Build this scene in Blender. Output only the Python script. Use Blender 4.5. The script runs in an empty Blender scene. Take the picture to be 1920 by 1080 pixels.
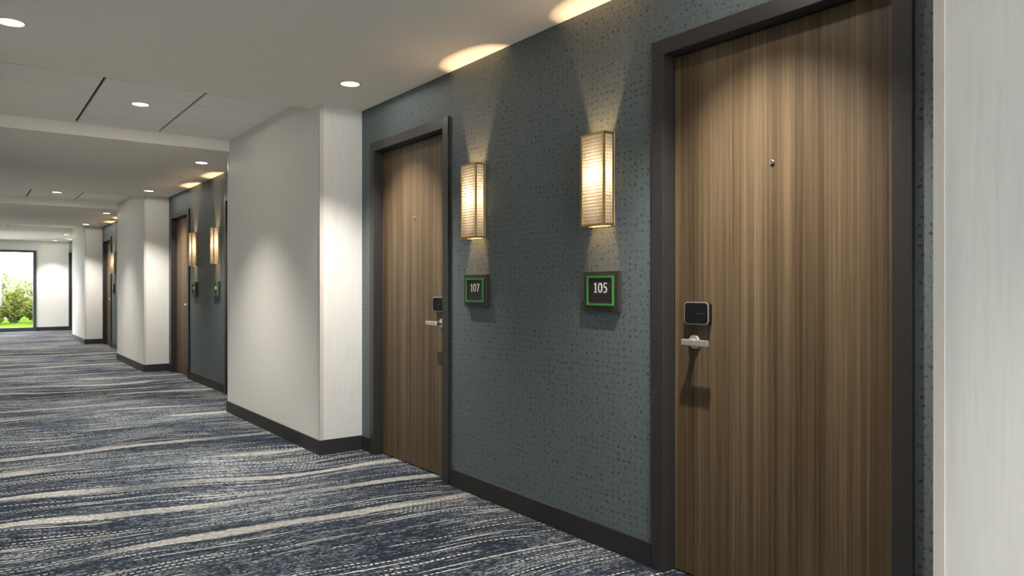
import bpy, math, random
from mathutils import Vector, Matrix

random.seed(7)
C = bpy.context.scene.collection
sc = bpy.context.scene

# ------------------------------------------------------------------ camera
H_CAM = 1.16
F_PX = 1359.5
cam_d = bpy.data.cameras.new('camera')
cam_d.sensor_width = 36.0
cam_d.lens = 36.0 * F_PX / 1920.0
cam_d.clip_start = 0.02
cam_d.clip_end = 300
cam = bpy.data.objects.new('camera', cam_d)
C.objects.link(cam)
cam.location = (0, 0, H_CAM)
cam.rotation_euler = (math.pi / 2, 0, -math.atan2(1024, F_PX))
sc.camera = cam

# ------------------------------------------------------------------ sky and sun
world = bpy.data.worlds.new('sky')
sc.world = world
world.use_nodes = True
wn = world.node_tree
bgn = wn.nodes['Background']
bgn.inputs[0].default_value = (0.92, 0.95, 1.0, 1)
bgn.inputs[1].default_value = 6.0
sun_d = bpy.data.lights.new('sun', 'SUN')
sun_d.energy = 8.0
sun_d.angle = math.radians(2)
sun_d.color = (1.0, 0.95, 0.85)
sun = bpy.data.objects.new('sun', sun_d)
C.objects.link(sun)
sun.location = (-20, 0, 30)
sun.rotation_euler = (math.radians(38), 0, math.radians(-25))

# ------------------------------------------------------------------ exposure
vs = sc.view_settings
vs.view_transform = 'Standard'
vs.look = 'None'
vs.gamma = 1.0
vs.use_curve_mapping = False
vs.exposure = 1.45
sc.cycles.use_denoising = True
sc.cycles.use_adaptive_sampling = True
sc.cycles.adaptive_threshold = 0.02
sc.cycles.max_bounces = 7
sc.cycles.diffuse_bounces = 5
sc.cycles.sample_clamp_indirect = 6.0
sc.cycles.caustics_reflective = False
sc.cycles.caustics_refractive = False

SPOT_W = 92.0            # recessed downlights
SPOT_COL = (1.0, 0.95, 0.865)
LENS_W = 2.4             # wide glow of a downlight lens
SC_POINT_W = 42.0         # sconce bulb
SC_FILL_W = 3.3         # added fill lamp behind a sconce's panels
SC_COL = (1.0, 0.64, 0.33)

# ------------------------------------------------------------------ dimensions (metres)
XW, XP = 2.281, 1.965            # alcove wall / pier face
XC = 1.04                        # corridor axis
XWL, XPL = 2 * XC - XW, 2 * XC - XP
ZC, ZK = 2.433, 2.533            # ceiling / coffer
PER = 6.22
P0, P1 = 4.825, 7.045            # first pier in view
K0, K1 = 4.979, 6.995            # its coffer
YB, YE = -1.6, 23.43             # back / end wall
XLOB = -2.3                      # lobby wall behind the camera
YLOB = 3.3
BAY = 2.84                       # middle of the first alcove
DOOR_OFF = 1.31
SC_OFF = 0.4965

# ------------------------------------------------------------------ mesh helpers
class MB:
    def __init__(s):
        s.v, s.f = [], []
    def box(s, x0, y0, z0, x1, y1, z1):
        n = len(s.v)
        s.v += [(x0, y0, z0), (x1, y0, z0), (x1, y1, z0), (x0, y1, z0), (x0, y0, z1), (x1, y0, z1), (x1, y1, z1), (x0, y1, z1)]
        s.f += [tuple(n + i for i in q) for q in ((0, 3, 2, 1), (4, 5, 6, 7), (0, 1, 5, 4), (1, 2, 6, 5), (2, 3, 7, 6), (3, 0, 4, 7))]
        return s
    def poly(s, pts):
        n = len(s.v)
        s.v += [tuple(p) for p in pts]
        s.f.append(tuple(range(n, n + len(pts))))
        return s
    def lathe(s, prof, n=32, axis='z', o=(0, 0, 0), cap=True):
        """prof: list of (radius, height) along the axis."""
        b = len(s.v)
        for r, h in prof:
            for k in range(n):
                a = 2 * math.pi * k / n
                p = (r * math.cos(a), r * math.sin(a), h)
                if axis == 'x':
                    p = (h, r * math.cos(a), r * math.sin(a))
                s.v.append((p[0] + o[0], p[1] + o[1], p[2] + o[2]))
        for i in range(len(prof) - 1):
            for k in range(n):
                k2 = (k + 1) % n
                s.f.append((b + i * n + k, b + i * n + k2, b + (i + 1) * n + k2, b + (i + 1) * n + k))
        if cap:
            s.f.append(tuple(b + k for k in reversed(range(n))))
            s.f.append(tuple(b + (len(prof) - 1) * n + k for k in range(n)))
        return s
    def prism_x(s, pts, x0, x1):
        """closed outline pts (y, z) extruded along x."""
        n, b = len(pts), len(s.v)
        s.v += [(x0, p[0], p[1]) for p in pts] + [(x1, p[0], p[1]) for p in pts]
        s.f.append(tuple(b + i for i in range(n)))
        s.f.append(tuple(b + n + i for i in reversed(range(n))))
        for i in range(n):
            j = (i + 1) % n
            s.f.append((b + i, b + n + i, b + n + j, b + j))
        return s
    def mesh(s, name, mat, smooth=False, fix=True):
        me = bpy.data.meshes.new(name)
        me.from_pydata(s.v, [], s.f)
        if fix:
            import bmesh
            bm = bmesh.new(); bm.from_mesh(me)
            bmesh.ops.recalc_face_normals(bm, faces=bm.faces[:])
            bm.to_mesh(me); bm.free()
        if smooth:
            me.shade_smooth() if hasattr(me, 'shade_smooth') else None
            me.set_sharp_from_angle(angle=math.radians(35))
        me.materials.append(mat)
        return me
    def build(s, name, mat, parent=None, smooth=False, bevel=0.0, fix=True):
        o = bpy.data.objects.new(name, s.mesh(name, mat, smooth, fix))
        C.objects.link(o)
        if parent is not None:
            o.parent = parent
        if bevel:
            m = o.modifiers.new('edge', 'BEVEL'); m.width = bevel; m.segments = 2; m.limit_method = 'ANGLE'
            m.harden_normals = False
        return o

def empty(name, loc, rz=0.0):
    o = bpy.data.objects.new(name, None)
    o.empty_display_size = 0.05
    C.objects.link(o)
    o.location = loc
    o.rotation_euler = (0, 0, rz)
    return o

def tag(o, label=None, cat=None, group=None, kind=None):
    if label: o['label'] = label
    if cat: o['category'] = cat
    if group: o['group'] = group
    if kind: o['kind'] = kind
    return o

def copy_tree(o, parent=None):
    c = o.copy()
    C.objects.link(c)
    c.parent = parent
    for ch in list(o.children):
        copy_tree(ch, c)
    return c

def light(name, kind, parent, loc, energy, color, **kw):
    d = bpy.data.lights.new(name, kind)
    d.energy = energy
    d.color = color
    for k, v in kw.items():
        setattr(d, k, v)
    o = bpy.data.objects.new(name, d)
    C.objects.link(o)
    o.parent = parent
    o.location = loc
    return o

# ------------------------------------------------------------------ material helpers
class NT:
    def __init__(s, name):
        s.mat = bpy.data.materials.new(name)
        s.mat.use_nodes = True
        s.t = s.mat.node_tree
        s.n = s.t.nodes
        s.b = s.n['Principled BSDF']
        s.out = s.n['Material Output']
        tc = s.n.new('ShaderNodeTexCoord')
        s.obj = tc.outputs['Object']
    def put(s, sock, v):
        if v is None: return
        if hasattr(v, 'is_output') or isinstance(v, bpy.types.NodeSocket):
            s.t.links.new(v, sock)
        else:
            try: sock.default_value = v
            except Exception: sock.default_value = (*v, 1.0)
    def m(s, op, a, b=None, c=None, clamp=False):
        n = s.n.new('ShaderNodeMath'); n.operation = op; n.use_clamp = clamp
        for i, v in enumerate((a, b, c)): s.put(n.inputs[i], v)
        return n.outputs[0]
    def add(s, a, b): return s.m('ADD', a, b)
    def mul(s, a, b): return s.m('MULTIPLY', a, b)
    def sub(s, a, b): return s.m('SUBTRACT', a, b)
    def floor(s, a): return s.m('FLOOR', a)
    def fract(s, a): return s.m('FRACT', a)
    def step(s, a, lo, hi):
        """smooth step of a between lo and hi."""
        n = s.n.new('ShaderNodeMapRange'); n.interpolation_type = 'SMOOTHSTEP'
        s.put(n.inputs['Value'], a); s.put(n.inputs['From Min'], lo); s.put(n.inputs['From Max'], hi)
        return n.outputs[0]
    def xyz(s, v):
        n = s.n.new('ShaderNodeSeparateXYZ'); s.put(n.inputs[0], v); return n.outputs
    def vec(s, x, y, z=0.0):
        n = s.n.new('ShaderNodeCombineXYZ')
        for i, v in enumerate((x, y, z)): s.put(n.inputs[i], v)
        return n.outputs[0]
    def noise(s, v, scale=1.0, detail=2.0, rough=0.5):
        n = s.n.new('ShaderNodeTexNoise')
        s.put(n.inputs['Vector'], v); n.inputs['Scale'].default_value = scale
        n.inputs['Detail'].default_value = detail; n.inputs['Roughness'].default_value = rough
        return n.outputs[0]
    def white(s, v):
        n = s.n.new('ShaderNodeTexWhiteNoise'); n.noise_dimensions = '3D'; s.put(n.inputs['Vector'], v); return n.outputs[0]
    def voro(s, v, rnd):
        n = s.n.new('ShaderNodeTexVoronoi'); n.voronoi_dimensions = '2D'; n.feature = 'F1'
        s.put(n.inputs['Vector'], v); n.inputs['Scale'].default_value = 1.0; n.inputs['Randomness'].default_value = rnd
        return n.outputs['Distance'], n.outputs['Color']
    def mix(s, f, a, b):
        n = s.n.new('ShaderNodeMix'); n.data_type = 'RGBA'
        s.put(n.inputs[0], f); s.put(n.inputs[6], a if not isinstance(a, tuple) else (*a, 1.0)); s.put(n.inputs[7], b if not isinstance(b, tuple) else (*b, 1.0))
        return n.outputs[2]
    def ramp(s, f, stops):
        n = s.n.new('ShaderNodeValToRGB'); e = n.color_ramp.elements
        while len(e) < len(stops): e.new(0.5)
        for el, (p, c) in zip(e, stops): el.position = p; el.color = (*c, 1.0)
        s.put(n.inputs[0], f)
        return n.outputs[0]
    def bump(s, h, strength=0.3, dist=0.001):
        n = s.n.new('ShaderNodeBump'); n.inputs['Strength'].default_value = strength; n.inputs['Distance'].default_value = dist
        s.put(n.inputs['Height'], h); s.t.links.new(n.outputs[0], s.b.inputs['Normal'])
    def col(s, c, rough=0.5, metal=0.0, spec=0.5):
        s.put(s.b.inputs['Base Color'], (*c, 1.0) if isinstance(c, tuple) else c)
        s.put(s.b.inputs['Roughness'], rough); s.b.inputs['Metallic'].default_value = metal
        s.b.inputs['Specular IOR Level'].default_value = spec
        return s.mat

def plain(name, c, rough=0.5, metal=0.0, spec=0.5, var=0.06, scale=40.0):
    """plain paint or metal with a faint procedural mottling."""
    t = NT(name)
    n = t.noise(t.obj, scale, 3.0)
    a = tuple(x * (1 - var) for x in c); b = tuple(min(1.0, x * (1 + var)) for x in c)
    t.col(t.mix(n, a, b), rough, metal, spec)
    return t.mat

def emit(name, c, strength):
    t = NT(name)
    t.col(c, 0.4)
    t.put(t.b.inputs['Emission Color'], (*c, 1.0)); t.b.inputs['Emission Strength'].default_value = strength
    t.mat.cycles.emission_sampling = 'NONE'
    return t.mat

M = {}
# carpet: wavy woven stripes running across the corridor
def make_carpet():
    t = NT('carpet')
    x, y, z = t.xyz(t.obj)
    w1 = t.sub(t.noise(t.vec(t.mul(x, 0.50), t.mul(y, 0.55), 3.1), 1.0, 1.0), 0.5)
    w2 = t.sub(t.noise(t.vec(t.mul(x, 1.05), t.mul(y, 1.5), 8.3), 1.0, 1.0), 0.5)
    v = t.add(t.add(y, t.mul(x, 0.13)), t.add(t.mul(w1, 0.62), t.mul(w2, 0.24)))
    # tuft cells
    cx = t.floor(t.add(t.mul(x, 78.0), t.mul(t.floor(t.mul(v, 125.0)), 0.5))); cv = t.floor(t.mul(v, 125.0))
    tuft = t.white(t.vec(cx, cv, 0.5))
    streak = t.white(t.vec(t.floor(t.mul(x, 38.0)), cv, 4.5))
    # tone: long patches
    patch = t.noise(t.vec(t.mul(x, 2.4), t.mul(v, 24.0), 1.7), 1.0, 3.0, 0.6)
    cloud = t.noise(t.vec(t.mul(x, 0.9), t.mul(v, 1.6), 5.2), 1.0, 2.0)
    tone = t.add(t.add(t.mul(patch, 0.55), t.mul(cloud, 0.80)), t.add(t.mul(tuft, 0.36), t.mul(streak, 0.34)))
    base = t.ramp(t.sub(tone, 0.605), [(0.26, (0.014, 0.018, 0.027)), (0.43, (0.044, 0.055, 0.073)), (0.54, (0.112, 0.130, 0.150)), (0.66, (0.205, 0.224, 0.236)), (0.84, (0.30, 0.31, 0.305))])
    # thin dashed threads, one per row
    def threads(period, seed, thick, dens, dash):
        r = t.mul(v, 1.0 / period)
        row = t.floor(r); fr = t.fract(r)
        line = t.step(t.m('ABSOLUTE', t.sub(fr, 0.5)), thick, thick * 0.55)
        pres = t.noise(t.vec(t.mul(x, 1.3), t.mul(row, 7.31), seed), 1.0, 1.0)
        on = t.step(pres, dens, dens + 0.05)
        ph = t.add(t.mul(x, 1.0 / dash), t.mul(row, 0.37))
        d = t.m('ABSOLUTE', t.sub(t.fract(ph), 0.5))
        solid = t.step(t.noise(t.vec(t.mul(x, 2.0), t.mul(row, 3.7), seed + 5), 1.0, 1.0), 0.5, 0.56)
        da = t.m('MAXIMUM', t.step(d, 0.36, 0.27), solid)
        return t.mul(t.mul(line, on), da)
    th_dark = threads(0.021, 11.0, 0.34, 0.45, 0.024)
    th1 = threads(0.035, 21.0, 0.14, 0.525, 0.026)
    th2 = threads(0.0255, 31.0, 0.17, 0.60, 0.019)
    c = t.mix(t.mul(th_dark, 0.85), base, (0.016, 0.020, 0.030))
    # broad pale bands with a dark lower edge
    bv = t.add(t.mul(v, 1.0 / 0.60), t.mul(t.noise(t.vec(t.mul(x, 0.35), t.mul(v, 0.9), 2.2), 1.0, 1.0), 0.9))
    bf = t.fract(bv); br = t.floor(bv)
    wid = t.sub(t.mul(t.noise(t.vec(t.mul(x, 0.8), t.mul(br, 5.3), 9.0), 1.0, 1.0), 0.22), 0.035)
    dist = t.m('ABSOLUTE', t.sub(bf, 0.5))
    band = t.step(t.add(dist, t.mul(t.sub(streak, 0.5), 0.035)), t.add(wid, 0.008), t.sub(wid, 0.008))
    bon = t.step(t.noise(t.vec(t.mul(x, 0.55), t.mul(br, 9.7), 14.0), 1.0, 1.0), 0.42, 0.54)
    edge = t.mul(t.step(t.sub(bf, 0.5), t.add(wid, 0.10), t.add(wid, 0.05)), t.mul(bon, 0.6))
    edge = t.mul(edge, t.step(t.sub(bf, 0.5), wid, t.add(wid, 0.02)))
    c = t.mix(edge, c, (0.020, 0.025, 0.035))
    pale = t.mix(t.mul(tuft, 0.9), (0.26, 0.255, 0.235), (0.40, 0.385, 0.35))
    c = t.mix(t.mul(band, t.mul(bon, 0.82)), c, pale)
    c = t.mix(t.mul(th1, 0.9), c, (0.60, 0.58, 0.53))
    c = t.mix(t.mul(th2, 0.75), c, (0.42, 0.42, 0.40))
    # dark flecks scattered over all
    c = t.mix(t.step(tuft, 0.80, 0.9), c, t.mix(0.55, c, (0.016, 0.020, 0.028)))
    t.col(c, 0.95, 0.0, 0.04)
    t.bump(tuft, 0.3, 0.002)
    return t.mat
M['carpet'] = make_carpet()

def make_wallpaper():
    t = NT('teal_grey_dotted_wallpaper')
    x, y, z = t.xyz(t.obj)
    u = t.add(y, x)
    j = t.mul(t.sub(t.noise(t.vec(t.mul(u, 3.0), t.mul(z, 2.0)), 1.0, 1.0), 0.5), 0.5)
    d1, c1 = t.voro(t.vec(t.add(t.mul(u, 1 / 0.034), j), t.mul(z, 1 / 0.0285)), 0.48)
    r1 = t.xyz(c1)
    dot1 = t.mul(t.step(d1, t.add(0.13, t.mul(r1[0], 0.19)), 0.07), t.mul(t.step(r1[1], 0.10, 0.20), t.add(0.45, t.mul(r1[2], 0.65))))
    d2, c2 = t.voro(t.vec(t.add(t.mul(u, 1 / 0.020), 0.3), t.mul(z, 1 / 0.030)), 1.0)
    r2 = t.xyz(c2)
    dot2 = t.mul(t.step(d2, 0.26, 0.10), t.step(r2[1], 0.52, 0.6))
    # short dashes in the weave
    dash = t.noise(t.vec(t.mul(u, 420.0), t.mul(z, 42.0)), 1.0, 2.0)
    dash2 = t.noise(t.vec(t.mul(u, 60.0), t.mul(z, 500.0), 3.0), 1.0, 2.0)
    weave = t.add(t.mul(t.sub(dash, 0.5), 0.80), t.mul(t.sub(dash2, 0.5), 0.50))
    big = t.noise(t.vec(t.mul(u, 2.0), t.mul(z, 1.2), 1.0), 1.0, 2.0)
    base = t.mix(big, (0.102, 0.127, 0.133), (0.126, 0.151, 0.157))
    base = t.mix(t.m('MULTIPLY', t.m('ABSOLUTE', weave), 1.3, clamp=True), base, t.mix(t.step(weave, -0.02, 0.02), (0.060, 0.072, 0.074), (0.25, 0.275, 0.27)))
    c = t.mix(t.mul(dot1, 0.95), base, (0.038, 0.046, 0.048))
    c = t.mix(t.mul(dot2, 0.55), c, (0.048, 0.058, 0.060))
    t.col(c, 0.62, 0.0, 0.35)
    t.bump(t.add(t.mul(dash, 0.5), t.mul(dot1, -0.6)), 0.25, 0.0015)
    return t.mat
M['wallpaper'] = make_wallpaper()

def make_vinyl():
    t = NT('warm_white_strie_vinyl')
    x, y, z = t.xyz(t.obj)
    u = t.add(x, y)
    a = t.noise(t.vec(t.mul(u, 75.0), t.mul(z, 3.2)), 1.0, 3.0, 0.6)
    b = t.noise(t.vec(t.mul(u, 260.0), t.mul(z, 6.0), 4.0), 1.0, 2.0)
    f = t.add(t.mul(a, 0.7), t.mul(b, 0.3))
    t.col(t.ramp(f, [(0.30, (0.685, 0.67, 0.635)), (0.5, (0.73, 0.715, 0.68)), (0.72, (0.77, 0.755, 0.72))]), 0.6, 0.0, 0.3)
    t.bump(f, 0.25, 0.001)
    return t.mat
M['vinyl'] = make_vinyl()

def make_wood():
    t = NT('vertical_grain_walnut_laminate')
    x, y, z = t.xyz(t.obj)
    info = t.n.new('ShaderNodeObjectInfo')
    sh = t.mul(info.outputs['Random'], 37.0)
    u = t.add(y, sh)
    wob = t.mul(t.sub(t.noise(t.vec(t.mul(u, 5.0), t.mul(z, 0.8)), 1.0, 1.0), 0.5), 0.010)
    uu = t.add(u, wob)
    a = t.noise(t.vec(t.mul(uu, 24.0), t.mul(z, 0.25)), 1.0, 2.0, 0.5)
    b = t.noise(t.vec(t.mul(uu, 95.0), t.mul(z, 0.55), 2.0), 1.0, 3.0, 0.6)
    c = t.noise(t.vec(t.mul(uu, 420.0), t.mul(z, 5.0), 5.0), 1.0, 2.0)
    f = t.add(t.add(t.mul(a, 0.42), t.mul(b, 0.48)), t.mul(c, 0.16))
    t.col(t.ramp(f, [(0.36, (0.036, 0.0225, 0.011)), (0.46, (0.074, 0.048, 0.025)), (0.55, (0.110, 0.074, 0.040)), (0.68, (0.182, 0.130, 0.077))]), 0.48, 0.0, 0.35)
    t.bump(t.add(b, c), 0.12, 0.0006)
    return t.mat
M['wood'] = make_wood()

M['ceiling'] = plain('ceiling_paint', (0.90, 0.85, 0.775), 0.9, spec=0.2, var=0.02, scale=6)
M['panel'] = plain('ceiling_panel_white', (0.88, 0.86, 0.815), 0.85, spec=0.2, var=0.02, scale=9)
M['black'] = plain('matt_black', (0.012, 0.012, 0.012), 0.7, spec=0.2)
M['dark_trim'] = plain('charcoal_brown_paint', (0.030, 0.027, 0.026), 0.42, spec=0.45, var=0.08)
M['rubber'] = plain('charcoal_rubber_base', (0.026, 0.025, 0.026), 0.55, spec=0.35)
M['guard'] = plain('corner_guard_beige', (0.60, 0.55, 0.50), 0.4, spec=0.4, var=0.02)
M['brass'] = plain('aged_brass', (0.46, 0.29, 0.09), 0.36, 0.85, var=0.15)
M['steel'] = plain('satin_nickel', (0.70, 0.67, 0.63), 0.36, 0.85, var=0.04)
M['bezel'] = plain('silver_bezel', (0.40, 0.37, 0.34), 0.4, 0.7, var=0.04)
M['gloss_black'] = plain('reader_black_glass', (0.008, 0.008, 0.009), 0.18, spec=0.4)
M['mark'] = plain('reader_grey_mark', (0.022, 0.022, 0.022), 0.5)
M['bronze'] = plain('sign_dark_bronze', (0.040, 0.035, 0.033), 0.5, spec=0.35, var=0.1)
M['bronze2'] = plain('sign_insert_dark', (0.030, 0.025, 0.022), 0.55, spec=0.3, var=0.1)
M['green'] = plain('sign_green_border', (0.050, 0.27, 0.050), 0.45, spec=0.4)
M['numeral'] = plain('sign_numeral_white', (0.82, 0.80, 0.74), 0.5, spec=0.3)
M['trim_white'] = plain('downlight_trim_white', (0.72, 0.69, 0.62), 0.5, spec=0.4, var=0.02)
M['lens'] = emit('downlight_lens', (1.0, 0.86, 0.62), 4.0)
M['bulb'] = emit('sconce_bulb', (1.0, 0.75, 0.42), 12.0)
M['sconce_back'] = plain('sconce_backplate_white', (0.75, 0.66, 0.52), 0.6, var=0.02)
M['wire'] = plain('woven_wire_bronze', (0.20, 0.12, 0.055), 0.5, 0.4, var=0.1)
M['window_frame'] = plain('window_frame_dark_grey', (0.050, 0.056, 0.066), 0.4, 0.2)

def make_shade():
    t = NT('sconce_translucent_panel')
    n = t.noise(t.obj, 130.0, 2.0)
    tr = t.n.new('ShaderNodeBsdfTranslucent'); t.put(tr.inputs[0], t.mix(n, (0.027, 0.0305, 0.033), (0.033, 0.037, 0.040)))
    df = t.n.new('ShaderNodeBsdfDiffuse'); df.inputs[0].default_value = (0.60, 0.58, 0.52, 1)
    mx = t.n.new('ShaderNodeMixShader'); mx.inputs[0].default_value = 0.45
    t.t.links.new(tr.outputs[0], mx.inputs[1]); t.t.links.new(df.outputs[0], mx.inputs[2])
    t.t.links.new(mx.outputs[0], t.out.inputs[0])
    return t.mat
M['shade'] = make_shade()

def make_glass():
    t = NT('window_glass')
    tr = t.n.new('ShaderNodeBsdfTransparent'); tr.inputs[0].default_value = (0.95, 0.97, 0.97, 1)
    gl = t.n.new('ShaderNodeBsdfGlossy'); gl.inputs['Roughness'].default_value = 0.02
    fr = t.n.new('ShaderNodeFresnel'); fr.inputs[0].default_value = 1.45
    mx = t.n.new('ShaderNodeMixShader')
    t.t.links.new(fr.outputs[0], mx.inputs[0]); t.t.links.new(tr.outputs[0], mx.inputs[1]); t.t.links.new(gl.outputs[0], mx.inputs[2])
    t.t.links.new(mx.outputs[0], t.out.inputs[0])
    return t.mat
M['glass'] = make_glass()

def make_leaf(name, a, b):
    t = NT(name)
    info = t.n.new('ShaderNodeNewGeometry')
    c = t.mix(info.outputs['Random Per Island'], a, b)
    df = t.n.new('ShaderNodeBsdfDiffuse'); tr = t.n.new('ShaderNodeBsdfTranslucent')
    t.put(df.inputs[0], c); t.put(tr.inputs[0], c)
    mx = t.n.new('ShaderNodeMixShader'); mx.inputs[0].default_value = 0.4
    t.t.links.new(df.outputs[0], mx.inputs[1]); t.t.links.new(tr.outputs[0], mx.inputs[2])
    t.t.links.new(mx.outputs[0], t.out.inputs[0])
    return t.mat
M['leaf'] = make_leaf('shrub_leaf', (0.022, 0.032, 0.006), (0.125, 0.135, 0.030))
M['leaf_hazed'] = make_leaf('tree_leaf_hazed', (0.14, 0.16, 0.06), (0.30, 0.32, 0.18))  # haze and overexposure of the far trees lightened into the leaf colour
M['bark'] = plain('bark', (0.16, 0.12, 0.08), 0.9, var=0.3, scale=30)
M['lawn'] = plain('lawn_grass', (0.040, 0.078, 0.008), 0.95, spec=0.0, var=0.3, scale=12)
M['pale_ground'] = plain('pale_bounce_ground', (0.5, 0.5, 0.48), 0.9, spec=0.0)  # pale surface of the added ground that bounces daylight

# ------------------------------------------------------------------ room shell
tag(MB().box(XLOB - 0.2, YB - 0.2, -0.12, XW + 0.3, YE + 0.12, 0.0).build('floor', M['carpet']),
    'wavy striped carpet in navy, slate and beige along the corridor', 'carpet', kind='structure')

# ceiling with coffer openings between the piers
ks = (-1, 0, 1, 2)
cb = MB()
edges = [YB - 0.2]
for k in ks:
    edges += [K0 + k * PER, K1 + k * PER]
edges.append(YE + 0.2)
for i in range(0, len(edges), 2):
    cb.box(XLOB - 0.2, edges[i], ZC, XW + 0.3, edges[i + 1], ZK + 0.15)
for k in ks:
    a, b = K0 + k * PER, K1 + k * PER
    cb.box(XLOB - 0.2, a, ZC, XPL - (0.03 if k >= 0 else 0), b, ZK + 0.15)
    cb.box(XP + 0.03, a, ZC, XW + 0.3, b, ZK + 0.15)
cb.box(XLOB - 0.2, YB - 0.2, ZK + 0.15, XW + 0.3, YE + 0.2, ZK + 0.25)
ceiling = tag(cb.build('ceiling', M['ceiling']), 'flat warm white corridor ceiling with recessed panelled bays', 'ceiling', kind='structure')

slot = 0.020
cols = [(XPL, XC - 0.313 - slot / 2), (XC - 0.313 + slot / 2, XC + 0.313 - slot / 2), (XC + 0.313 + slot / 2, XP)]
pitch = (K1 - K0) / 5
pmesh = {}
for ci, (a, b) in enumerate(cols):
    pmesh[ci] = MB().box(a, 0.0035, ZK, b, pitch - 0.0035, ZK + 0.018).mesh('ceiling_panel', M['panel'])
smesh = [MB().box(x - slot / 2 - 0.004, 0.0, ZK + 0.019, x + slot / 2 + 0.004, K1 - K0, ZK + 0.03).mesh('slot_diffuser', M['black']) for x in (XC - 0.313, XC + 0.313)]
jmesh = MB().box(XPL, 0, ZK + 0.032, XP, K1 - K0, ZK + 0.05).mesh('plenum_backing', M['bronze2'])
for k in ks:
    for r in range(5):
        for ci in range(3):
            o = bpy.data.objects.new('ceiling_panel', pmesh[ci]); C.objects.link(o); o.parent = ceiling
            o.location = (0, K0 + k * PER + r * pitch, 0)
    for me in smesh + [jmesh]:
        o = bpy.data.objects.new(me.name.split('.')[0], me); C.objects.link(o); o.parent = ceiling
        o.location = (0, K0 + k * PER, 0)
        if me in smesh: o['label'] = 'black linear slot between ceiling panels'

WX0, WX1, WZ0, WZ1 = 0.30, 1.525, 0.0, 2.175
# alcove walls with door openings
DW, DH = 0.455, 2.11          # clear half width, clear height of a door
doors = []
for k in range(4):
    doors += [(BAY - DOOR_OFF + k * PER, 1, k), (BAY + DOOR_OFF + k * PER, -1, k)]
wb = MB()
ys = [YB]
for y, s, k in doors:
    ys += [y - DW - 0.03, y + DW + 0.03]
ys.append(YE)
for i in range(0, len(ys), 2):
    wb.box(XW, ys[i], 0, XW + 0.13, ys[i + 1], ZC)
for y, s, k in doors:
    wb.box(XW, y - DW - 0.03, DH + 0.03, XW + 0.13, y + DW + 0.03, ZC)
wb.box(XW + 0.13, YB, 0, XW + 0.2, YE, ZC)
tag(wb.build('wall_right', M['wallpaper']), 'teal grey dotted wallpaper wall at the back of the alcoves', 'wall', kind='structure')
SY0, SY1 = 19.75, 23.15
tag(MB().box(XWL - 0.2, YLOB, 0, XWL, SY0, ZC).box(XWL - 0.2, SY1, 0, XWL, YE, ZC).box(XWL - 0.2, SY0, WZ1, XWL, SY1, ZC).build('wall_left', M['wallpaper']), 'teal grey wallpaper wall facing the row of doors', 'wall', kind='structure')
lb = MB().box(XLOB - 0.2, YB, 0, XLOB, YLOB, ZC).box(XLOB, YLOB, 0, XWL - 0.2, YLOB + 0.2, ZC)
tag(lb.build('wall_lobby', M['wallpaper']), 'teal grey wallpaper lobby wall beside the viewer', 'wall', kind='structure')
BX0, BX1, BZ0, BZ1 = 0.56, 1.62, 0.08, 2.32
tag(MB().box(XLOB - 0.2, YB - 0.2, 0, BX0, YB, ZC).box(BX1, YB - 0.2, 0, XW + 0.3, YB, ZC).box(BX0, YB - 0.2, BZ1, BX1, YB, ZC).box(BX0, YB - 0.2, 0, BX1, YB, BZ0).build('wall_back', M['vinyl']), 'warm white wall closing the corridor behind the viewer', 'wall', kind='structure')

# end wall with the window opening
WX0, WX1, WZ0, WZ1 = 0.30, 1.525, 0.0, 2.175
eb = MB()
eb.box(XWL - 0.2, YE, 0, WX0, YE + 0.2, ZC).box(WX1, YE, 0, XW + 0.3, YE + 0.2, ZC).box(WX0, YE, WZ1, WX1, YE + 0.2, ZC)
tag(eb.build('wall_end', M['vinyl']), 'warm white end wall around the tall window', 'wall', kind='structure')
tag(MB().box(WX1, YE - 0.012, 0, XW, YE, 0.10).build('baseboard_end', M['rubber'], bevel=0.002), 'charcoal baseboard under the end wall beside the window', 'baseboard', kind='structure')
win = tag(empty('window_1', ((WX0 + WX1) / 2, YE + 0.05, 0)), 'tall dark framed window at the corridor end looking onto shrubs', 'window', kind='structure')
hw = (WX1 - WX0) / 2
def wpart(name, *b, mat='window_frame', bev=0.004): return MB().box(*b).build(name, M[mat], win, bevel=bev)
wpart('window_stile', -hw, -0.07, 0, -hw + 0.075, 0.04, WZ1)
wpart('window_stile', hw - 0.075, -0.07, 0, hw, 0.04, WZ1)
wpart('window_head', -hw + 0.075, -0.07, WZ1 - 0.06, hw - 0.075, 0.04, WZ1)
wpart('window_sill', -hw + 0.075, -0.07, 0, hw - 0.075, 0.04, 0.10)
wpart('window_pane', -hw + 0.075, -0.012, 0.10, hw - 0.075, -0.006, WZ1 - 0.06, mat='glass', bev=0)

win = tag(empty('window_added_side', (XWL - 0.05, (SY0 + SY1) / 2, 0)), 'wide dark framed side window, unseen, added to light the last alcove', 'window', kind='structure')  # out-of-view window, added to bring daylight to the corridor end
hy = (SY1 - SY0) / 2
for a, b in ((-hy, -hy + 0.075), (-0.04, 0.04), (hy - 0.075, hy)):
    wpart('window_stile', -0.05, a, 0.10, 0.045, b, WZ1 - 0.06)
wpart('window_head', -0.05, -hy, WZ1 - 0.06, 0.045, hy, WZ1)
wpart('window_sill', -0.05, -hy, 0, 0.045, hy, 0.10)
for a, b in ((-hy + 0.075, -0.04), (0.04, hy - 0.075)):
    wpart('window_pane', -0.005, a, 0.10, 0.001, b, WZ1 - 0.06, mat='glass', bev=0)

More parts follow.
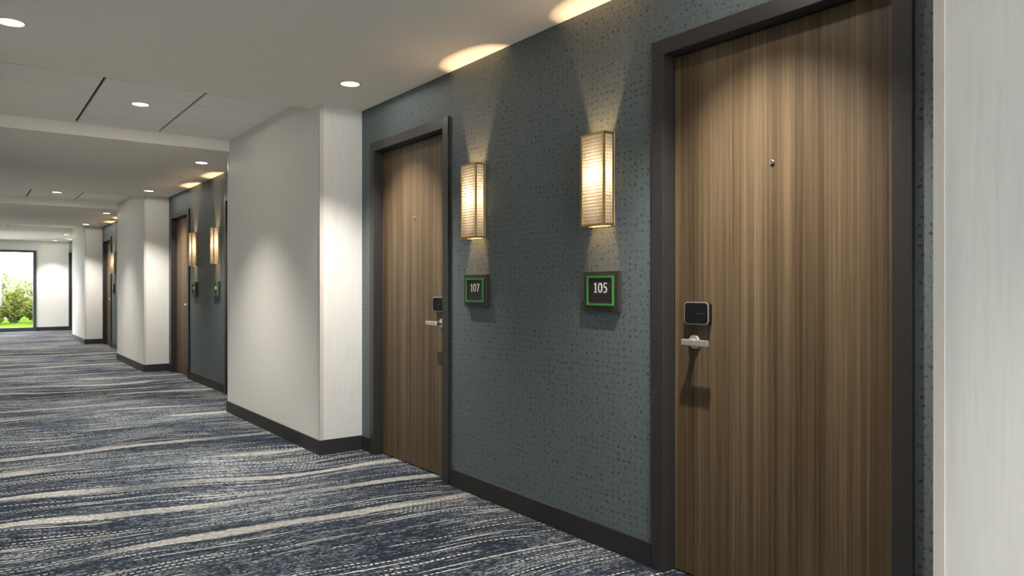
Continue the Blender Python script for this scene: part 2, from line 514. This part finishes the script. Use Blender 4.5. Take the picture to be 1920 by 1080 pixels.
win = tag(empty('window_added_back', ((BX0 + BX1) / 2, YB - 0.05, 0)), 'tall dark framed window added unseen behind the viewer to light the pier ends', 'window', kind='structure')  # invented window behind the camera, added to light faces turned this way
hb = (BX1 - BX0) / 2
for a, b in ((-hb, -hb + 0.04), (hb - 0.04, hb)):
    wpart('window_stile', a, -0.05, BZ0 + 0.04, b, 0.045, BZ1 - 0.04)
wpart('window_head', -hb, -0.05, BZ1 - 0.04, hb, 0.045, BZ1)
wpart('window_sill', -hb, -0.05, BZ0, hb, 0.045, BZ0 + 0.04)
wpart('window_pane', -hb + 0.04, -0.005, BZ0 + 0.04, hb - 0.04, 0.001, BZ1 - 0.04, mat='glass', bev=0)

# piers
def pier(y0, y1, side, label):
    x0, x1 = (XP, XW) if side > 0 else (XWL, XPL)
    face = XP if side > 0 else XPL
    o = MB().box(x0, y0, 0, x1, y1, ZK + 0.1).build('wall_pier', M['vinyl'])
    tag(o, label, 'wall pier', kind='structure')
    w, t = 0.024, 0.0025
    for y, d in ((y0, 1), (y1, -1)):
        g = MB()
        fx = face - side * t
        g.box(min(face, fx), min(y, y + d * w), 0.10, max(face, fx), max(y, y + d * w), ZC - 0.001)
        g.box(min(fx, face + side * w), min(y, y - d * t), 0.10, max(fx, face + side * w), max(y, y - d * t), ZC - 0.001)
        g.build('corner_guard', M['guard'], o)
    return o
ordn = {-1: 'wall pier beside the viewer next to room 105 door', 0: 'white pier between the first and second alcoves', 1: 'white pier between the second and third alcoves', 2: 'white pier between the third and last alcoves'}
for k in (-1, 0, 1, 2):
    pier(P0 + k * PER, P1 + k * PER, 1, 'warm white vinyl ' + ordn[k] if k < 0 else 'warm ' + ordn[k])
for k in (0, 1, 2):
    pier(P0 + k * PER, P1 + k * PER, -1, 'white pier facing the ' + ('first', 'second', 'third')[k] + ' pier across the corridor')

# baseboards
def base(name, *b, label):
    return tag(MB().box(*b).build(name, M['rubber'], bevel=0.002), label, 'baseboard', kind='structure')
BT, BH = 0.011, 0.10
names = ('first', 'second', 'third', 'fourth')
for k in range(4):
    y = BAY + k * PER
    fo = DW + 0.062
    base('baseboard_right', XW - BT, y - DOOR_OFF + fo, 0, XW, y + DOOR_OFF - fo, BH, label='charcoal baseboard between the two doors of the %s alcove' % names[k])
    base('baseboard_right', XW - BT, y + DOOR_OFF + fo, 0, XW, min(P0 + k * PER, YE), BH, label='short charcoal baseboard beyond the far door of the %s alcove' % names[k])
    base('baseboard_right', XW - BT, P1 + (k - 1) * PER, 0, XW, y - DOOR_OFF - fo, BH, label='short charcoal baseboard before the near door of the %s alcove' % names[k])
for k in (-1, 0, 1, 2):
    a, b = P0 + k * PER, P1 + k * PER
    m = MB().box(XP - BT, a - BT, 0, XP, b + BT, BH).box(XP, a - BT, 0, XW - BT, a, BH).box(XP, b, 0, XW - BT, b + BT, BH)
    tag(m.build('baseboard_right', M['rubber']), 'charcoal baseboard wrapping the ' + ('pier beside the viewer' if k < 0 else names[k] + ' white pier in view'), 'baseboard', kind='structure')
for k in (0, 1, 2):
    a, b = P0 + k * PER, P1 + k * PER
    m = MB().box(XPL, a - BT, 0, XPL + BT, b + BT, BH).box(XWL, a - BT, 0, XPL, a, BH).box(XWL, b, 0, XPL, b + BT, BH)
    tag(m.build('baseboard_left', M['rubber']), 'charcoal baseboard around the pier facing the %s pier' % names[k], 'baseboard', kind='structure')

# ------------------------------------------------------------------ doors
def rrect(w, h, r, n=6):
    pts = []
    for cx, cz, a0 in ((w / 2 - r, h / 2 - r, 0), (-w / 2 + r, h / 2 - r, 90), (-w / 2 + r, -h / 2 + r, 180), (w / 2 - r, -h / 2 + r, 270)):
        for i in range(n + 1):
            a = math.radians(a0 + 90 * i / n)
            pts.append((cx + r * math.cos(a), cz + r * math.sin(a)))
    return pts

def make_door(s):
    """origin: middle of the opening on the floor, wall face at x = 0; s = +1 latch towards +y."""
    root = empty('door', (0, 0, 0))
    fw, pr, dp = 0.062, 0.018, 0.10
    for q in (-1, 1):
        m = MB()
        a, b = sorted((q * DW, q * (DW + fw)))
        m.box(-pr, a, 0, 0.0, b, DH + fw)
        a, b = sorted((q * DW, q * (DW + 0.03)))
        m.box(0.0, a, 0, dp, b, DH + 0.03)
        m.build('frame_jamb', M['dark_trim'], root, bevel=0.002)
    MB().box(-pr, -DW, DH, 0, DW, DH + fw).box(0, -DW, DH, dp, DW, DH + 0.03).build('frame_header', M['dark_trim'], root, bevel=0.002)
    LX = 0.052
    MB().box(LX, -DW + 0.003, 0.006, LX + 0.045, DW - 0.003, DH - 0.003).build('door_leaf', M['wood'], root, bevel=0.0015)
    # peephole
    p = MB().lathe([(0.0085, 0), (0.0085, -0.004), (0.0072, -0.006), (0.0045, -0.006), (0.0045, -0.003)], 24, 'x', (LX, 0, 1.616)).build('peephole', M['bezel'], root, True)
    MB().lathe([(0.0044, -0.0025), (0.003, -0.0042), (0.0005, -0.005)], 16, 'x', (LX, 0, 1.616)).build('lens', M['gloss_black'], p, True)
    # card reader
    cy, cz = s * 0.325, 1.060
    outer = rrect(0.120, 0.090, 0.016)
    rd = MB().prism_x([(cy + a, cz + b) for a, b in outer], LX - 0.020, LX).build('card_reader', M['black'], root, bevel=0.003)
    MB().prism_x([(cy + a * 1.01, cz + b * 1.01) for a, b in outer], LX - 0.0235, LX - 0.0195).build('bezel', M['bezel'], rd, bevel=0.001)
    inner = rrect(0.111, 0.081, 0.013)
    MB().prism_x([(cy + a, cz + b) for a, b in inner], LX - 0.0247, LX - 0.023).build('reader_glass', M['gloss_black'], rd, bevel=0.001)
    MB().box(LX - 0.0251, cy - 0.045, cz - 0.004, LX - 0.0246, cy + 0.004, cz + 0.0).build('reader_mark', M['mark'], rd)
    # lever handle
    ly, lz = s * 0.347, 0.945
    lv = MB().box(LX - 0.062, min(ly + s * 0.022, ly - s * 0.105), lz - 0.0125, LX - 0.048, max(ly + s * 0.022, ly - s * 0.105), lz + 0.0125).build('lever_handle', M['steel'], root, bevel=0.003)
    MB().lathe([(0.029, 0), (0.029, -0.006), (0.026, -0.011), (0.014, -0.013)], 32, 'x', (LX, ly, lz)).build('rosette', M['steel'], lv, True)
    MB().lathe([(0.0125, -0.010), (0.0125, -0.050)], 24, 'x', (LX, ly, lz)).build('spindle', M['steel'], lv, True)
    return root

where = {(0, 1): 'walnut door beside the 105 room sign', (0, -1): 'walnut door beside the 107 room sign'}
protos = {}
n = 0
for y, s, k in doors:
    n += 1
    o = protos[s] if s not in protos and False else (copy_tree(protos[s]) if s in protos else make_door(s))
    protos.setdefault(s, o)
    o.name = 'door_%d' % n
    o.location = (XW, y, 0)
    lab = where.get((k, s)) or 'walnut door in charcoal frame, %s door of the %s alcove' % ('near' if s > 0 else 'far', names[k])
    tag(o, lab + (' with charcoal frame and lever handle' if k == 0 else ''), 'door', kind='structure')

# ------------------------------------------------------------------ wall sconces
SW, SD, SZ0, SZ1 = 0.150, 0.066, 1.435, 1.845
def make_sconce():
    """origin on the wall face at sconce bottom; the lamp projects to -x."""
    root = empty('wall_sconce', (0, 0, 0))
    h = SZ1 - SZ0
    w2, b = SW / 2, 0.0095
    MB().box(-0.004, -w2, 0, -0.0005, w2, h).build('backplate', M['sconce_back'], root)
    # brass edges
    for y in (-w2, w2 - b):
        for x in (-SD, -b - 0.004):
            MB().box(x, y, b, x + b, y + b, h - b).build('frame_post', M['brass'], root, bevel=0.0012)
    def cap(z0, z1, name):
        N = 20
        m = MB()
        ri = 0.064
        up, lo = [], []
        for i in range(N + 1):
            y = -ri + 2 * ri * i / N
            d = 0.022 + 0.0265 * math.sqrt(max(0.0, 1 - (y / ri) ** 2))
            up.append((-d, y))
        outline = [(-0.004, w2), (-SD, w2), (-SD, -w2), (-0.004, -w2), (-0.004, -ri)] + up + [(-0.004, ri)]
        # split into convex strips
        def quad(p):
            nb = len(m.v)
            m.v.extend([(q[0], q[1], z0) for q in p] + [(q[0], q[1], z1) for q in p])
            c = len(p)
            m.f.append(tuple(nb + i for i in range(c))); m.f.append(tuple(nb + c + i for i in reversed(range(c))))
            for i in range(c):
                j = (i + 1) % c
                m.f.append((nb + i, nb + j, nb + c + j, nb + c + i))
        quad([(-0.004, -w2), (-0.004, -ri), (-SD, -ri), (-SD, -w2)])
        quad([(-0.004, ri), (-0.004, w2), (-SD, w2), (-SD, ri)])
        for i in range(N):
            quad([up[i], up[i + 1], (-SD, up[i + 1][1]), (-SD, up[i][1])])
        m.build(name, M['brass'], root)
    cap(0, b, 'bottom_cap')
    cap(h - b, h, 'top_cap')
    # translucent panels with a woven wire screen before each
    e = 0.0035
    sp = {}
    fp = MB().poly([(-SD + e, -w2 + b, b), (-SD + e, w2 - b, b), (-SD + e, w2 - b, h - b), (-SD + e, -w2 + b, h - b)]).build('front_panel', M['shade'], root, fix=False)
    for q in (-1, 1):
        yy = q * (w2 - e)
        sp[q] = MB().poly([(-SD + b, yy, b), (-0.004 - b, yy, b), (-0.004 - b, yy, h - b), (-SD + b, yy, h - b)]).build('side_panel', M['shade'], root, fix=False)
    r = 0.0013
    rows, fc, scn = 26, 13, 5
    m = MB()
    for i in range(1, rows):
        z = b + (h - 2 * b) * i / rows
        m.box(-SD + 0.0026, -w2 + b, z - r, -SD + 0.0033, w2 - b, z + r)
    for i in range(1, fc):
        y = -w2 + b + (SW - 2 * b) * i / fc
        m.box(-SD + 0.0026, y - r * 0.8, b, -SD + 0.0033, y + r * 0.8, h - b)
    tag(m.build('woven_screen', M['wire'], fp), kind='stuff')
    for q in (-1, 1):
        m = MB()
        y0, y1 = sorted((q * (w2 - 0.0026), q * (w2 - 0.0033)))
        for i in range(1, rows):
            z = b + (h - 2 * b) * i / rows
            m.box(-SD + b, y0, z - r, -0.004 - b, y1, z + r)
        for i in range(1, scn):
            x = -SD + b + (SD - 2 * b - 0.004) * i / scn
            m.box(x - r * 0.8, y0, b, x + r * 0.8, y1, h - b)
        tag(m.build('woven_screen', M['wire'], sp[q]), kind='stuff')
    zb = 0.225
    MB().lathe([(0.002, -0.009), (0.007, -0.007), (0.010, 0), (0.007, 0.007), (0.002, 0.009)], 12, 'z', (-0.022, 0, zb)).build('bulb', M['bulb'], root, True)
    light('bulb_light', 'POINT', root, (-0.022, 0, zb), SC_POINT_W, SC_COL, shadow_soft_size=0.013)
    pf = light('panel_fill', 'AREA', root, (-0.006, 0, h / 2), SC_FILL_W, SC_COL, shape='RECTANGLE', size=0.34, size_y=0.06)  # extra area lamp, added to even out the panel glow
    pf.rotation_euler = (0, math.pi / 2, 0)
    return root
sconce = make_sconce()
G_SC = 'brass box sconces along the corridor wall'
for k in range(4):
    for s in (-1, 1):
        o = sconce if (k == 0 and s == -1) else copy_tree(sconce)
        o.location = (XW, BAY + 0.008 + s * SC_OFF + k * PER, SZ0)
        if k == 0:
            lab = 'glowing brass box sconce above the 105 sign, next to the widest door' if s < 0 else 'glowing brass box sconce above the 107 sign, beside the door by the white pier'
        else:
            lab = 'glowing brass box sconce in the %s alcove, the one %s the far door' % (names[k], 'away from' if s < 0 else 'beside')
        tag(o, lab, 'wall lamp', G_SC)

# ------------------------------------------------------------------ room signs
def stroke(m, pts, wd, x0, x1):
    """thick polyline in (u, v); u runs to -y."""
    L, R = [], []
    for i, p in enumerate(pts):
        a = Vector(pts[max(0, i - 1)]); b = Vector(pts[min(len(pts) - 1, i + 1)])
        d = (b - a).normalized(); nn = Vector((-d.y, d.x))
        wdi = wd[i] if isinstance(wd, (list, tuple)) else wd
        L.append(Vector(p) + nn * wdi / 2); R.append(Vector(p) - nn * wdi / 2)
    for i in range(len(pts) - 1):
        q = [L[i], L[i + 1], R[i + 1], R[i]]
        m.prism_x([(-p.x, p.y) for p in q], x0, x1)

def glyph(m, ch, u, v, h, x0, x1):
    """one numeral, cap height h, left edge u, base v; returns the advance."""
    w = 0.118 * h * 1.25
    if ch == '1':
        stroke(m, [(u + .26 * h, v), (u + .26 * h, v + h)], w, x0, x1)
        stroke(m, [(u + .26 * h, v + .97 * h), (u + .05 * h, v + .82 * h)], w * .8, x0, x1)
        stroke(m, [(u + .04 * h, v + .045 * h), (u + .48 * h, v + .045 * h)], w * .65, x0, x1)
        return 0.60 * h
    if ch == '0':
        N = 28
        for i in range(N):
            a, b2 = 2 * math.pi * i / N, 2 * math.pi * (i + 1) / N
            def pt(a, ro, rv): return (u + .33 * h + ro * math.cos(a), v + .5 * h + rv * math.sin(a))
            q = [pt(a, .32 * h, .51 * h), pt(b2, .32 * h, .51 * h), pt(b2, .175 * h, .40 * h), pt(a, .175 * h, .40 * h)]
            m.prism_x([(-p[0], p[1]) for p in q], x0, x1)
        return 0.76 * h
    if ch == '5':
        stroke(m, [(u + .12 * h, v + .945 * h), (u + .54 * h, v + .945 * h)], w * .85, x0, x1)
        stroke(m, [(u + .145 * h, v + .98 * h), (u + .125 * h, v + .52 * h)], w * .75, x0, x1)
        pts = []
        for i in range(15):
            a = math.radians(128 - 250 * i / 14)
            pts.append((u + .25 * h + .24 * h * math.cos(a), v + .31 * h + .27 * h * math.sin(a)))
        pts = [(u + .125 * h, v + .535 * h)] + pts[1:] + [(u + .03 * h, v + .045 * h)]
        stroke(m, pts, [w * .7] + [w * .95] * (len(pts) - 3) + [w * .8, w * .6], x0, x1)
        return 0.62 * h
    if ch == '7':
        stroke(m, [(u + .04 * h, v + .94 * h), (u + .56 * h, v + .94 * h)], w * .9, x0, x1)
        stroke(m, [(u + .52 * h, v + .93 * h), (u + .33 * h, v + .48 * h), (u + .20 * h, v)], w, x0, x1)
        return 0.62 * h
    stroke(m, [(u + .26 * h, v + .05 * h), (u + .26 * h, v + .95 * h)], w * 1.6, x0, x1)   # too small to read
    return 0.6 * h

def make_sign(text):
    """origin on the wall at the sign's middle."""
    root = empty('room_sign', (0, 0, 0))
    T = 0.022
    MB().box(-T, -0.110, -0.090, 0, 0.110, 0.090).build('plate', M['bronze'], root, bevel=0.0015)
    gw, gh, g = 0.085, 0.066, 0.0085
    cz = 0.003
    fr = MB()
    fr.box(-T - .006, -gw, cz + gh - g, -T, gw, cz + gh).box(-T - .006, -gw, cz - gh, -T, gw, cz - gh + g)
    fr.box(-T - .006, -gw, cz - gh + g, -T, -gw + g, cz + gh - g).box(-T - .006, gw - g, cz - gh + g, -T, gw, cz + gh - g)
    fr.build('green_border', M['green'], root)
    ins = MB().box(-T - .0012, -gw + g, cz - gh + g + 0.010, -T, gw - g, cz + gh - g).build('insert', M['bronze2'], root)
    tmp = MB(); adv = 0.0
    for ch in text: adv += glyph(tmp, ch, 0, 0, 0.044, 0, 1)
    m = MB(); u = -adv / 2 + 0.003
    for ch in text: u += glyph(m, ch, u, -0.006, 0.044, -T - .0030, -T - .001)
    m.build('numerals', M['numeral'], ins)
    return root
blank = None
for k in range(4):
    for s in (-1, 1):
        if k == 0:
            o = make_sign('105' if s < 0 else '107')
        elif blank is None:
            o = blank = make_sign('---')
        else:
            o = copy_tree(blank)
        o.location = (XW, BAY + 0.003 + s * 0.4985 + k * PER, 1.145)
        lab = ('dark room sign reading 105 in a green border, next to the widest door' if s < 0 else 'dark room sign reading 107 in a green border, beside the door by the white pier') if k == 0 else \
              'small dark room sign with green border in the %s alcove, %s the far door' % (names[k], 'away from' if s < 0 else 'beside')
        tag(o, lab, 'room sign', 'room number signs on the alcove walls')

# ------------------------------------------------------------------ downlights
def make_downlight():
    """origin at the ceiling face."""
    root = empty('downlight', (0, 0, 0))
    MB().lathe([(0.055, 0.0), (0.055, -0.003), (0.058, -0.006), (0.070, -0.003), (0.072, 0.0)], 40, 'z', cap=False).build('trim_ring', M['trim_white'], root, True)
    MB().lathe([(0.0545, -0.0005), (0.0545, -0.003), (0.045, -0.0045), (0.001, -0.005)], 40, 'z').build('lens', M['lens'], root, True)
    light('lens_glow', 'SPOT', root, (0, 0, -0.012), LENS_W, SPOT_COL, spot_size=math.radians(180), spot_blend=0.1, shadow_soft_size=0.03)
    light('lamp', 'SPOT', root, (0, 0, -0.012), SPOT_W, SPOT_COL, spot_size=math.radians(94), spot_blend=0.95, shadow_soft_size=0.014)
    return root
dl = make_downlight()
first = [True]
def put_downlight(x, y, z, lab):
    o = dl if first[0] else copy_tree(dl)
    first[0] = False
    o.location = (x, y, z)
    tag(o, lab, 'ceiling light', 'round recessed ceiling downlights')
XR = 1.91
for k in range(4):
    for s in (-1, 1):
        y = BAY + 0.04 + s * 1.33 + k * PER
        d = ('room 105' if s < 0 else 'room 107') if k == 0 else ('the near door of the %s alcove' if s < 0 else 'the far door of the %s alcove') % names[k]
        put_downlight(XR, y, ZC, 'round lit downlight in the ceiling over ' + (d if k else ('the widest door, room 105' if s < 0 else 'room 107 door just before the white pier')))
        if k == 0 and s < 0:
            put_downlight(2 * XC - XR, y, ZC, 'round lit downlight opposite room 105 near the lobby')
        elif k == 0:
            put_downlight(2 * XC - XR, y, ZC, 'round lit downlight at the picture edge, before the first panelled ceiling bay')
        else:
            put_downlight(2 * XC - XR, y, ZC, 'round lit downlight across the corridor from ' + d)
for i, k in enumerate(ks):
    put_downlight(XC, (K0 + K1) / 2 + k * PER, ZK, 'round lit downlight in the middle of the ' + ('panelled ceiling bay above the viewer', 'first panelled ceiling bay in view', 'second panelled ceiling bay in view', 'third panelled ceiling bay in view')[i])
for x, y in ((-1.1, -0.6), (-1.1, 1.6)):  # unseen lamps added as frontal fill on the near walls
    put_downlight(x, y, ZC, 'added unseen fill downlight in the lobby %s' % ('behind the viewer' if y < 0 else 'beside the viewer'))

# ------------------------------------------------------------------ garden beyond the window
tag(MB().box(-40, YE + 0.2, -0.25, 40, YE + 70, -0.10).box(-40, 12, -0.25, XWL - 0.2, YE + 0.2, -0.10).build('lawn', M['lawn']), 'sunlit green lawn outside the end window', 'lawn', kind='structure')
tag(MB().box(-6, 17.0, -0.12, XWL - 0.2, YE + 0.2, -0.08).box(-6, YE + 0.2, -0.12, 6, 27.0, -0.08).box(-6, -12, -0.12, 6, YB - 0.2, -0.08).build('ground_bounce', M['pale_ground']), 'pale ground strip added out of view to bounce daylight indoors', 'bounce ground', kind='structure')  # unseen pale ground, added to brighten the far ceiling without green

def plant(name, x, y, rx, ry, z0, z1, nl, size, mat, label, cat, group, stems=5, seed=0):
    rnd = random.Random(seed)
    root = empty(name, (x, y, -0.10))
    m = MB()
    for i in range(nl):
        while True:
            p = Vector((rnd.uniform(-1, 1), rnd.uniform(-1, 1), rnd.uniform(-1, 1)))
            if p.length < 1: break
        if rnd.random() < 0.55 and p.length > 0: p = p.normalized() * rnd.uniform(0.75, 1.0)
        lump = 1 + 0.22 * math.sin(5.1 * p.x + seed) * math.cos(4.3 * p.z + 2 * seed)
        c = Vector((p.x * rx * lump, p.y * ry * lump, (z0 + z1) / 2 + p.z * (z1 - z0) / 2 * lump))
        a = Vector((rnd.gauss(0, 1), rnd.gauss(0, 1), rnd.gauss(0, .6))).normalized() * size * rnd.uniform(.6, 1.3)
        b = a.cross(Vector((rnd.gauss(0, 1), rnd.gauss(0, 1), rnd.gauss(0, 1)))).normalized() * size * rnd.uniform(.3, .55)
        m.poly([c - a, c + b, c + a, c - b])
    m.build('foliage', M[mat], root, fix=False)
    st = MB()
    for i in range(stems):
        a = 2 * math.pi * i / stems + seed
        t = Vector((math.cos(a) * rx * .5, math.sin(a) * ry * .5, z0 + (z1 - z0) * .6))
        r0, nb = (0.03 if stems > 1 else 0.09), len(st.v)
        for q in range(6):
            an = math.pi * q / 3
            st.v.append((t.x * .1 + r0 * math.cos(an), t.y * .1 + r0 * math.sin(an), 0))
        for q in range(6):
            an = math.pi * q / 3
            st.v.append((t.x + r0 * .4 * math.cos(an), t.y + r0 * .4 * math.sin(an), t.z))
        for q in range(6):
            st.f.append((nb + q, nb + (q + 1) % 6, nb + 6 + (q + 1) % 6, nb + 6 + q))
    st.build('stem', M['bark'], root)
    return tag(root, label, cat, group)
G_SH = 'shrubs along the lawn outside the window'
for i, (x, y, h, lab) in enumerate(((2.05, 30.3, 0.95, 'rounded green shrub beside the window stile, front row of the planting'), (1.42, 31.6, 1.15, 'rounded green shrub set back in the middle of the window view'),
                                  (0.70, 30.3, 1.0, 'rounded green shrub at the picture edge, front row of the planting'), (2.75, 31.6, 1.1, 'rounded green shrub hidden past the window stile'), (0.1, 31.6, 1.1, 'rounded green shrub set back beyond the picture edge'))):
    plant('shrub', x, y, 0.50, 0.42, 0.05, h, 2600, 0.055, 'leaf', lab, 'shrub', G_SH, seed=i + 1)
G_TR = 'pale trees behind the shrubs outside the window'
for i, (x, y, rx, z0, z1, lab) in enumerate(((2.0, 33.7, 0.7, 0.5, 1.65, 'pale leafy tree behind the shrubs, beside the window stile'), (1.25, 35.9, 0.65, 0.5, 1.9, 'taller pale leafy tree behind the shrubs, mid window'),
                                           (3.6, 35.2, 0.8, 0.7, 2.0, 'pale leafy tree past the window stile'))):
    plant('young_tree', x, y, rx, 0.6, z0, z1, 2200, 0.075, 'leaf_hazed', lab, 'tree', G_TR, stems=1, seed=i + 11)
